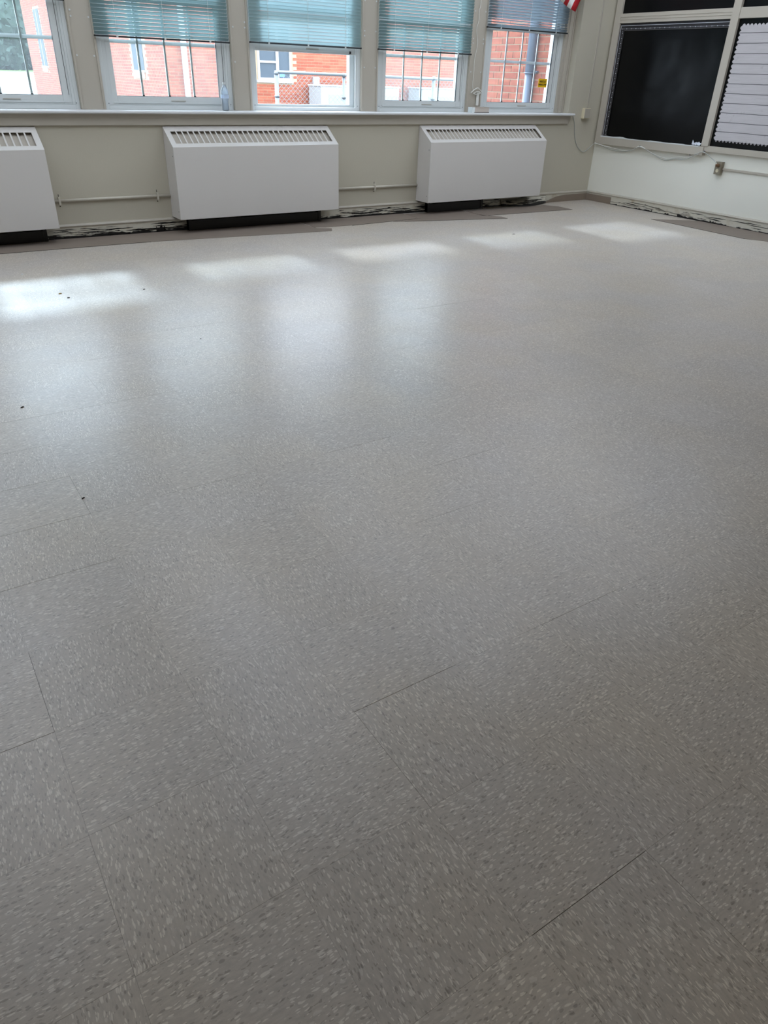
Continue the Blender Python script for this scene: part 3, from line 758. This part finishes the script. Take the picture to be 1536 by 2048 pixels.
# ragged torn lip of wall covering over the bottom rail
q = MB(); pts = []; rr = random.Random(4)
ys = [4.91 - i * (4.91 - 3.50) / 28 for i in range(29)]
tp = [.742 + (.010 if i < 8 else .003) + rr.uniform(-.004, .004) for i in range(29)]
q.prism([(XB - .0085, y, .735) for y in ys] + [(XB - .0085, y, z) for y, z in zip(ys[::-1], tp[::-1])], (-.0015, 0, 0)); q.build('torn_lip', m_vinyl, bo)
def panel(y0, y1, z0, z1, x=7.104):
    q = MB(); ny, nz = 22, 18
    for i in range(ny + 1):
        for j in range(nz + 1):
            y = y0 + (y1 - y0) * i / ny; z = z0 + (z1 - z0) * j / nz
            d = .006 * noise.noise(Vector((0, y * 3.1, z * 3.7))) * (1 if 0 < i < ny and 0 < j < nz else 0)
            q.v.append((x + d - .003, y, z))
    for i in range(ny):
        for j in range(nz):
            a = i * (nz + 1) + j; q.f.append((a, a + 1, a + nz + 2, a + nz + 1)); q.mi.append(0)
    o = q.build('black_paper_panel', m_bpaper, bo, True); return o
panel(3.472, 4.912, .742, 1.893); panel(1.34, 3.385, .752, 1.893); panel(3.472, 4.912, 1.985, 2.92); panel(1.34, 3.385, 1.985, 2.92)
MB().box(7.108, 7.1195, 1.34, 4.912, .742, 2.92).build('backing_board', m_brownvinyl, bo)
# patterned border trim: top strip and left strip
tr_ = empty('border_trim', (7.095, 4.9, 1.85), 'black paper border with white line and dots around the plain black panel', 'border trim')
m_tb = paint('border_black', (30, 30, 34), .5, .1, 60)
q = MB().box(7.0925, 7.094, 3.475, 4.909, 1.822, 1.889); q.build('top_strip', m_tb, tr_)
q = MB().box(7.0925, 7.094, 4.842, 4.909, .745, 1.8218); q.build('side_strip', m_tb, tr_)
MB().box(7.0915, 7.0922, 3.475, 4.90, 1.868, 1.872).build('white_line', m_paper, tr_)
MB().box(7.0915, 7.0922, 4.894, 4.898, .75, 1.866).build('white_line', m_paper, tr_)
m_gd = paint('border_grey', (110, 106, 104), .6, .1)
MB().box(7.0915, 7.0922, 3.475, 4.84, 1.8222, 1.8245).build('grey_line', m_gd, tr_)
MB().box(7.0915, 7.0922, 4.8425, 4.8445, .75, 1.82).build('grey_line', m_gd, tr_)
q = MB()
y = 3.49; i = 0
while y < 4.88:
    s_ = .0055 if i % 4 == 0 else .003
    q.prism([(7.0918, y - s_, 1.84), (7.0918, y, 1.84 - s_), (7.0918, y + s_, 1.84), (7.0918, y, 1.84 + s_)], (-.0006, 0, 0)); y += .0165; i += 1
z = .76; i = 0
while z < 1.82:
    s_ = .0055 if i % 3 == 0 else .003
    q.prism([(7.0918, 4.862 - s_, z), (7.0918, 4.862, z - s_), (7.0918, 4.862 + s_, z), (7.0918, 4.862, z + s_)], (-.0006, 0, 0)); z += .0165; i += 1
o = q.build('white_dots', m_paper, tr_); o['kind'] = 'stuff'
# scalloped plank-print paper
q = MB(); y0, y1, z0, z1 = 1.6, 3.335, .815, 1.835
pts = []
def scal(a, b_, n, fx):
    for i in range(n):
        for j in range(4):
            t = (i + j / 4) / n; pts.append(fx(a + (b_ - a) * t, .010 * math.sin(math.pi * j / 4) * 2 - .004))
scal(y0, y1, 42, lambda u, d: (7.09, u, z0 - d)); scal(z0, z1, 25, lambda u, d: (7.09, y1 + d, u))
scal(y1, y0, 42, lambda u, d: (7.09, u, z1 + d)); scal(z1, z0, 25, lambda u, d: (7.09, y0 - d, u))
q.prism(pts, (-.0015, 0, 0))
pl_ = tag(q.build('plank_print_paper', m_plank), 'grey wood-plank print paper with scalloped edge on the right black panel', 'paper')
# crumpled torn bit
q = MB(); rr = random.Random(2)
for i in range(7):
    y = 3.49 + i * .016; z = .748
    q.add([(7.088 - rr.uniform(0, .014), y, z), (7.088 - rr.uniform(0, .014), y + .02, z + rr.uniform(0, .008)), (7.088, y + .014, z + rr.uniform(.018, .05)), (7.09, y - .004, z + rr.uniform(.01, .03))], [(0, 1, 2, 3)])
tag(q.build('torn_scrap', m_foil), 'crumpled pale scrap at the lower corner of the black panel', 'scrap')

# outlet, raceway, junction box, cable
ot = empty('wall_outlet', (7.11, 3.2, .55), 'metal wall outlet box with a brown plug below the boards', 'outlet')
MB().box(7.078, 7.1195, 3.165, 3.245, .49, .615).build('box', m_steelpl, ot, bevel=.003)
MB().box(7.0755, 7.078, 3.168, 3.242, .493, .612).build('cover_plate', m_steelpl, ot)
MB().tube([(7.0755, 3.205, .528), (7.0735, 3.205, .528)], .018, 14).build('receptacle', m_ivory, ot)
MB().tube([(7.0755, 3.205, .578), (7.045, 3.205, .582), (7.03, 3.205, .59)], [.018, .017, .008], 12).build('plug', m_brownpl, ot)
MB().box(7.104, 7.1195, 1.0, 3.1645, .534, .556).build('raceway', m_trim, ot, bevel=.002)
jb = empty('junction_box', (6.85, 5.0, .97), 'ivory surface box on the wall right of the windows', 'junction box')
MB().box(6.80, 6.905, 4.985, 5.0295, .925, 1.035).build('box', m_ivory, jb, bevel=.003)
MB().box(6.806, 6.899, 4.9825, 4.985, .931, 1.029).build('cover', m_trim, jb)
ca = empty('cable', (6.9, 5.0, .6), 'thin grey cable sagging from the sill end around the corner to the outlet', 'cable')
pw = [(6.575, 4.99, .985), (6.65, 5.018, .95), (6.70, 5.022, .86), (6.735, 5.022, .73), (6.81, 5.022, .62), (6.92, 5.02, .56), (7.0, 5.015, .595), (7.06, 5.0, .645), (7.085, 4.985, .655)]
MB().tube(smooth_path(pw), .004, 6).build('cable_on_window_wall', m_cord, ca, True)
p1 = [(7.06, 4.98, .655), (7.062, 4.91, .65), (7.09, 4.75, .61), (7.105, 4.58, .598), (7.09, 4.41, .625), (7.06, 4.28, .672), (7.085, 4.13, .625), (7.105, 3.94, .565), (7.105, 3.81, .585), (7.085, 3.62, .605), (7.058, 3.5, .665), (7.058, 3.41, .69), (7.08, 3.3, .635), (7.06, 3.225, .60), (7.035, 3.206, .592)]
MB().tube(smooth_path(p1), .0042, 6).build('lower_strand', m_cord, ca, True)
p2 = [(7.06, 4.98, .662), (7.06, 4.86, .645), (7.085, 4.72, .628), (7.10, 4.55, .612), (7.085, 4.40, .632), (7.06, 4.27, .678), (7.09, 4.10, .618), (7.105, 3.92, .582), (7.1, 3.75, .61), (7.075, 3.58, .628), (7.058, 3.47, .668)]
MB().tube(smooth_path(p2), .0035, 6).build('upper_strand', m_whitecord, ca, True)
for (y, z) in ((4.28, .682), (3.58, .648), (3.41, .70)):
    MB().tube([(7.072, y, z), (7.058, y, z)], .006, 8).build('staple', m_metal, ca)

# ------------------------------------------------------------------ flag
fl = empty('flag', (6.7, 4.9, 2.3), 'red and white striped flag corner hanging at the top by the rightmost window', 'flag')
s = Vector((.54, 0, .84)).normalized(); wv = Vector((-.94, 0, .35)).normalized() * .0625
c0 = Vector((6.322, 4.90, 1.957)); q = MB(); nu = 14; Lf = .92
for i in range(14):
    for j in range(nu + 1):
        u = Lf * j / nu; p_ = c0 + wv * i + s * u; p_.y += .018 * math.sin(u * 9 + i * .45) + .012 * math.sin(i * .9); q.v.append(tuple(p_))
for i in range(13):
    for j in range(nu):
        a = i * (nu + 1) + j; q.f.append((a, a + 1, a + nu + 2, a + nu + 1)); q.mi.append(2 if (i >= 6 and j >= 8) else (0 if i % 2 == 0 else 1))
o = q.build('cloth', [m_red, m_white, m_blue], fl, True); sm = o.modifiers.new('solid', 'SOLIDIFY'); sm.thickness = .0015; sm.offset = 0
pa = c0 + s * (Lf + .005) - wv * 1.0; pb = c0 + s * (Lf + .005) + wv * 13.6
pa.y = pb.y = 4.9
MB().tube([pa, pb], .009, 10).build('staff', m_wood, fl, True)
MB().tube([pa, (pa.x + .02, 5.02, pa.z + .02)], .011, 8).build('bracket', m_metal, fl)

# ------------------------------------------------------------------ debris on the floor
def bit(x, y, s_, m, lab, cat='debris', flat=.4, rot=0.):
    q = MB(); rr = random.Random(int(x * 1000)); pts = []
    for k in range(7):
        a = 2 * math.pi * k / 7; r_ = s_ * rr.uniform(.6, 1.1)
        pts.append((r_ * math.cos(a), r_ * .4 * math.sin(a)))
    c_, s2 = math.cos(rot), math.sin(rot)
    pts = [(x + a * c_ - b_ * s2, y + a * s2 + b_ * c_, .0001) for a, b_ in pts]
    top = [(x + (a - x) * .7, y + (b_ - y) * .7, s_ * flat) for a, b_, _ in pts]
    q.add(pts + top, [tuple(range(7))[::-1], tuple(range(7, 14))] + [(k, (k + 1) % 7, (k + 1) % 7 + 7, k + 7) for k in range(7)])
    return tag(q.build('debris', m), lab, cat, 'bits of debris on the floor')
bit(-.302, .418, .0085, m_crumb, 'dark chip on the floor tiles, nearest to the viewer', rot=.6)
bit(.242, 3.074, .012, m_crumb, 'dark crumb in the brightest light patch on the left')
bit(.216, 3.197, .014, m_leafbit, 'tan crumb in the light patch on the left', rot=.3)
bit(.732, 3.071, .010, m_crumb, 'small dark crumb at the right end of the left light patch')
bit(.685, 1.89, .0065, m_crumb, 'tiny dark speck in the middle of the left window reflection')
bit(-.335, 1.351, .011, m_crumb, 'dark scratchy crumb near the left edge of the floor', rot=.5)
bit(4.54, 3.56, .022, m_crumb, 'thin dark sliver near the second light patch from the right', flat=.15, rot=-.2)
bit(.10, 3.85, .010, m_paper, 'pale crumb on the floor just below the left heater')

# ------------------------------------------------------------------ outdoors
GZ = -.45
struct(MB().box(-60, 120, 5.27, 104, GZ - .3, GZ).build('ground', m_concrete), 'pale concrete yard outside the windows', 'ground')
struct(MB().box(-190, 260, 104, 420, GZ - .3, GZ).build('lawn', m_grass), 'sunlit green lawn beyond the yard', 'lawn')

def brick_wall(name, label, axis, fixed, depth, a0, a1, z0, z1, course, blen, holes, near_n, view, back0=None):
    """axis 'x': wall spans x at y=fixed facing -y ; axis 'y': spans y at x=fixed facing -x"""
    w = MB()
    def pb(q, a, c_, zb, zt, off, th, mi=0):
        if axis == 'x': q.box(a, c_, fixed + off, fixed + off + th, zb, zt, mi)
        else: q.box(fixed + off, fixed + off + th, a, c_, zb, zt, mi)
    pb(w, a0 if back0 is None else back0, a1, z0, z1, .006, depth)
    if back0 is not None: pb(w, a0, back0, z0, z1, .006, .0150)
    wall = w.build(name, m_mortar); tag(wall, label, 'building')
    j = .0105 * course / .0677
    bl = []
    nr = int((z1 - z0) / course)
    for r in range(nr):
        zb = z0 + r * course
        x = a0 - (blen / 2 if r % 2 else 0)
        while x < a1:
            u0, u1 = max(x, a0), min(x + blen - j, a1)
            if u1 - u0 > .03:
                hit = any(not (u1 <= h[0] or u0 >= h[1] or zb + course <= h[2] or zb >= h[3]) for h in holes)
                if not hit: bl.append((u0, u1, zb, zb + course - j))
            x += blen
    def key(b_):
        u = (b_[0] + b_[1]) / 2; z = (b_[2] + b_[3]) / 2
        return -1 if (view[0] < u < view[1] and view[2] < z < view[3]) else 1
    bl.sort(key=key)
    q = MB(); cnt = 0; pr = {}
    for (u0, u1, zb, zt) in bl:
        u = (u0 + u1) / 2; z = (zb + zt) / 2
        if cnt < near_n and view[0] < u < view[1] and view[2] < z < view[3]:
            L = round(u1 - u0, 4); loc = (u, fixed, z) if axis == 'x' else (fixed, u, z)
            if L not in pr:
                bq = MB()
                if axis == 'x': bq.box(-L / 2, L / 2, 0, .02, -(zt - zb) / 2, (zt - zb) / 2)
                else: bq.box(0, .02, -L / 2, L / 2, -(zt - zb) / 2, (zt - zb) / 2)
                pr[L] = bq.build('brick', m_brick, wall, loc=loc)
            else: share(pr[L], 'brick', wall, loc)
            cnt += 1
        else: pb(q, u0, u1, zb, zt, 0, .02)
    o = q.build('far_bricks', m_brick, wall); o['kind'] = 'stuff'
    return wall
# close brick return just outside the right window
nb = brick_wall('brick_building', 'close red brick wall seen through the rightmost window', 'y', 6.5, 1.2, 5.27, 6.95, GZ, 3.4, .0735, .222, [], 150, (5.27, 6.95, .85, 2.2))
gp = empty('downpipe', (6.42, 5.65, GZ), 'grey round downpipe on the close brick wall beyond the rightmost window', 'downpipe')
MB().tube([(6.438, 5.645, 1.38), (6.438, 5.645, 3.3)], .052, 16).build('upper_pipe', m_greypipe, gp, True)
MB().tube([(6.438, 5.645, GZ), (6.438, 5.645, 1.379)], .047, 16).build('lower_pipe', m_greypipe, gp, True)
MB().tube([(6.438, 5.645, 1.372), (6.438, 5.645, 1.386)], .060, 16).build('collar', m_greypipe, gp, True)
MB().box(6.47, 6.4995, 5.56, 5.585, 1.375, 1.40).build('strap_bolt', m_metal, gp)
MB().box(6.465, 6.4995, 5.54, 5.73, 1.39, 1.4).build('strap', m_greypipe, gp)

YFAC = 17.0; XWG = 5.72
fx = lambda x: -.627 + (x + .627) * .9266
fz = lambda z: 1.29 + (z - 1.29) * .9266
wx0, wx1, wz0, wz1 = fx(8.72), fx(9.70), fz(1.11), fz(2.35)
fac = brick_wall('brick_building', 'red brick school wing facing the fence, seen through the middle windows', 'x', YFAC, 5., XWG, 19.5, GZ, 3.9, .0648, .212, [(wx0 - .04, wx1 + .04, wz0 - .06, wz1 + .04)], 290, (5.8, 13.4, .75, 1.9), XWG + .302)
wing = brick_wall('brick_building', 'long receding brick wing with slit windows, left of the white downspout', 'y', XWG, .294, YFAC + .0215, 32.6, GZ, 4.6, .0677, .213,
                  [(18.5, 19.5, 1.05, 3.0), (24.2, 25.0, 1.05, 3.0), (29.7, 30.6, 1.05, 3.0)], 0, (0, 0, 0, 0))
for y0 in (18.57, 24.25, 29.75):
    q = MB(); q.box(XWG - .004, XWG + .03, y0, y0 + .85, 1.24, 2.92); f = q.build('slit_window', m_extglass, wing)
    MB().box(XWG - .01, XWG + .03, y0 + .40, y0 + .44, 1.24, 2.92).build('window_bar', m_extframe, f)
    MB().box(XWG - .03, XWG + .03, y0 - .06, y0 + .91, 1.19, 1.235).build('window_sill', m_extframe, f)
    MB().box(XWG - .02, XWG + .03, y0 - .03, y0 + .88, 1.06, 1.185).build('sill_bricks', m_stone, f)
# facade window
w = empty('facade_window', ((wx0 + wx1) / 2, YFAC, wz0), 'white framed window in the opposite brick wing with a small blue notice', 'window')
adopt(w, fac); del w['category']; del w['label']
q = MB(); frame_rect(q, wx0, wx1, YFAC - .03, YFAC + .03, wz0, wz1, .05, .05, .05, .05); q.box(fx(9.25), fx(9.33), YFAC - .03, YFAC + .03, wz0 + .05, wz1 - .05)
q.box(wx0 + .05, fx(9.25), YFAC - .03, YFAC + .03, fz(1.50), fz(1.55)); q.build('window_frame', m_extframe, w)
MB().box(wx0 + .05, wx1 - .05, YFAC - .004, YFAC + .004, wz0 + .05, wz1 - .05).build('window_pane', m_extglass, w)
MB().box(fx(9.36), fx(9.50), YFAC - .008, YFAC - .0045, fz(1.19), fz(1.34)).build('blue_notice', paint('blue_notice', (90, 150, 214), .6), w)
MB().box(wx0 - .04, wx1 + .04, YFAC - .05, YFAC + .03, wz0 - .055, wz0 - .002).build('window_sill', m_extframe, w)
eb = empty('electrical_box', (fx(10.44), YFAC - .06, fz(1.1)), 'small white electrical box on the opposite brick wall', 'electrical box')
MB().box(fx(10.35), fx(10.53), YFAC - .09, YFAC - .001, fz(.98), fz(1.22)).build('box', m_extframe, eb, bevel=.01)
MB().box(fx(10.455), fx(10.475), YFAC - .096, YFAC - .09, fz(1.04), fz(1.17)).build('label_strip', m_acgrille, eb)
MB().tube([(fx(10.44), YFAC - .04, fz(.98)), (fx(10.44), YFAC - .04, GZ)], .02, 8).build('conduit', m_metal, eb)
q = MB().box(6.13, 6.24, YFAC - .1, YFAC - .003, GZ, 3.8); tag(q.build('white_downspout', m_downspout, bevel=.01), 'white square downspout on the brick wing seen left of the bottle', 'downspout')
gx = lambda x: -.627 + (x + .627) * .887
gz = lambda z: 1.29 + (z - 1.29) * .887
for (a, c_, lab) in ((10.63, 11.95, 'leftmost white cooling cabinet behind the fence'), (12.05, 13.28, 'white cooling cabinet behind the fence, in the left panes of the fourth window'), (14.14, 15.9, 'white cooling cabinet behind the fence, in the right panes of the fourth window')):
    a, c_ = gx(a), gx(c_); zt = gz(1.0)
    e = empty('cooling_cabinet', ((a + c_) / 2, 16.5, GZ), lab, 'cooling unit', 'cooling cabinets by the brick wall')
    MB().box(a, c_, 16.2, 16.85, GZ, zt).build('cabinet', m_ac, e, bevel=.01)
    MB().box(a - .02, c_ + .02, 16.18, 16.87, zt, zt + .03).build('top_cover', m_downspout, e)
    g_ = MB().box(a + .22, c_ - .05, 16.192, 16.199, GZ + .1, zt - .18).build('grille', m_acgrille, e)
    for i in range(8): MB().box(a + .23, c_ - .06, 16.184, 16.192, GZ + .15 + i * .12, GZ + .19 + i * .12).build('grille_slat', m_ac, g_)

# chain link fence
fe = empty('chain_link_fence', (7, 9, GZ), 'galvanized chain link fence outside the third and fourth windows', 'fence')
YFN = 9.0; fxl, fxr = 4.66, 10.3; ft_ = 1.295
MB().tube([(fxl, YFN, ft_), (fxr, YFN, ft_ - .03)], .021, 10).build('top_rail', m_metal, fe, True)
for i, xx in enumerate((4.66, 5.79, 7.49, 9.2)):
    MB().tube([(xx, YFN, GZ), (xx, YFN, ft_ - .005)], .03 if i != 1 else .024, 10).build('post', m_metal, fe, True)
    MB().tube([(xx, YFN, ft_ - .03), (xx, YFN, ft_ + .02)], [.034, .022], 10).build('post_cap', m_metal, fe, True)
    MB().tube([(xx, YFN, .98), (xx, YFN, 1.01)], .036, 10).build('clamp', m_metal, fe, True)
q = MB(); pitch = .075; h = ft_ - .03 - (GZ + .03); r_ = .0017; zb = GZ + .03; k = .9
xx = fxl - h / k
while xx < fxr:
    for sg in (1, -1):
        xa, xb = xx, xx + h / k
        pa, pb = (xa, zb), (xb, zb + h)
        lo, hi = max(xa, fxl), min(xb, fxr)
        if hi - lo > .02:
            za, zc = zb + (lo - xa) * k, zb + (hi - xa) * k
            if sg < 0: za, zc = zb + h - (lo - xa) * k, zb + h - (hi - xa) * k
            q.prism([(lo, YFN - r_, za - r_ * 1.3), (lo, YFN + r_, za - r_ * 1.3), (lo, YFN, za + r_ * 1.3)], (hi - lo, 0, zc - za))
    xx += pitch
o = q.build('wire_mesh', m_metal, fe); o['kind'] = 'stuff'

# trees beyond the lawn
tl = ['big rounded tree', 'tall full tree', 'broad low tree', 'dark dense tree']
def tree(x, y, h, seed, lab):
    e = empty('tree', (x, y, GZ), lab, 'tree', 'trees beyond the lawn')
    MB().tube([(x, y, GZ), (x + .2, y, GZ + h * .25), (x, y + .2, GZ + h * .6)], [.45, .33, .12], 8).build('trunk', m_bark, e, True)
    rr = random.Random(seed); q = MB()
    nu, nv = 36, 22
    for a_ in range(nv + 1):
        for b_ in range(nu):
            ph = math.pi * a_ / nv; th = 2 * math.pi * b_ / nu
            dr = Vector((math.cos(th) * math.sin(ph), math.sin(th) * math.sin(ph), math.cos(ph)))
            k_ = .84 + .22 * noise.noise(dr * 2.1 + Vector((seed * 3.1, 0, 0))) + .12 * noise.noise(dr * 6)
            q.v.append((x + dr.x * h * .42 * k_, y + dr.y * h * .42 * k_, GZ + h * .43 + dr.z * h * .52 * k_))
    for a_ in range(nv):
        for b_ in range(nu):
            q.f.append((a_ * nu + b_, a_ * nu + (b_ + 1) % nu, (a_ + 1) * nu + (b_ + 1) % nu, (a_ + 1) * nu + b_)); q.mi.append(0)
    for i in range(3200):
        u = rr.uniform(-1, 1); a = rr.uniform(0, 2 * math.pi); rd = rr.random() ** .3
        lob = 1 + .22 * noise.noise(Vector((math.cos(a) * 1.6 + seed, math.sin(a) * 1.6, u * 2)))
        c_ = Vector((x + math.cos(a) * math.sqrt(1 - u * u) * h * .40 * rd * lob, y + math.sin(a) * math.sqrt(1 - u * u) * h * .40 * rd * lob, max(GZ + .2, GZ + h * .45 + u * h * .52 * rd * lob)))
        d1 = Vector((rr.gauss(0, 1), rr.gauss(0, 1), rr.gauss(0, 1))).normalized() * h * .02
        d2 = Vector((rr.gauss(0, 1), rr.gauss(0, 1), rr.gauss(0, 1))).normalized() * h * .02
        q.add([c_ - d1, c_ + d2, c_ + d1, c_ - d2], [(0, 1, 2, 3)])
    o = q.build('foliage', m_leaf, e); o['kind'] = 'stuff'
places = ['furthest to the left of the brick wing', 'between the left two of the row', 'filling the leftmost window beside the brick wing', 'mostly hidden behind the brick wing']
for i, (x, y, h) in enumerate([(-13, 258, 29), (12, 266, 29), (39, 262, 33), (55, 290, 36)]):
    tree(x, y, h, i + 3, tl[i % 4] + ' beyond the lawn, ' + places[i])
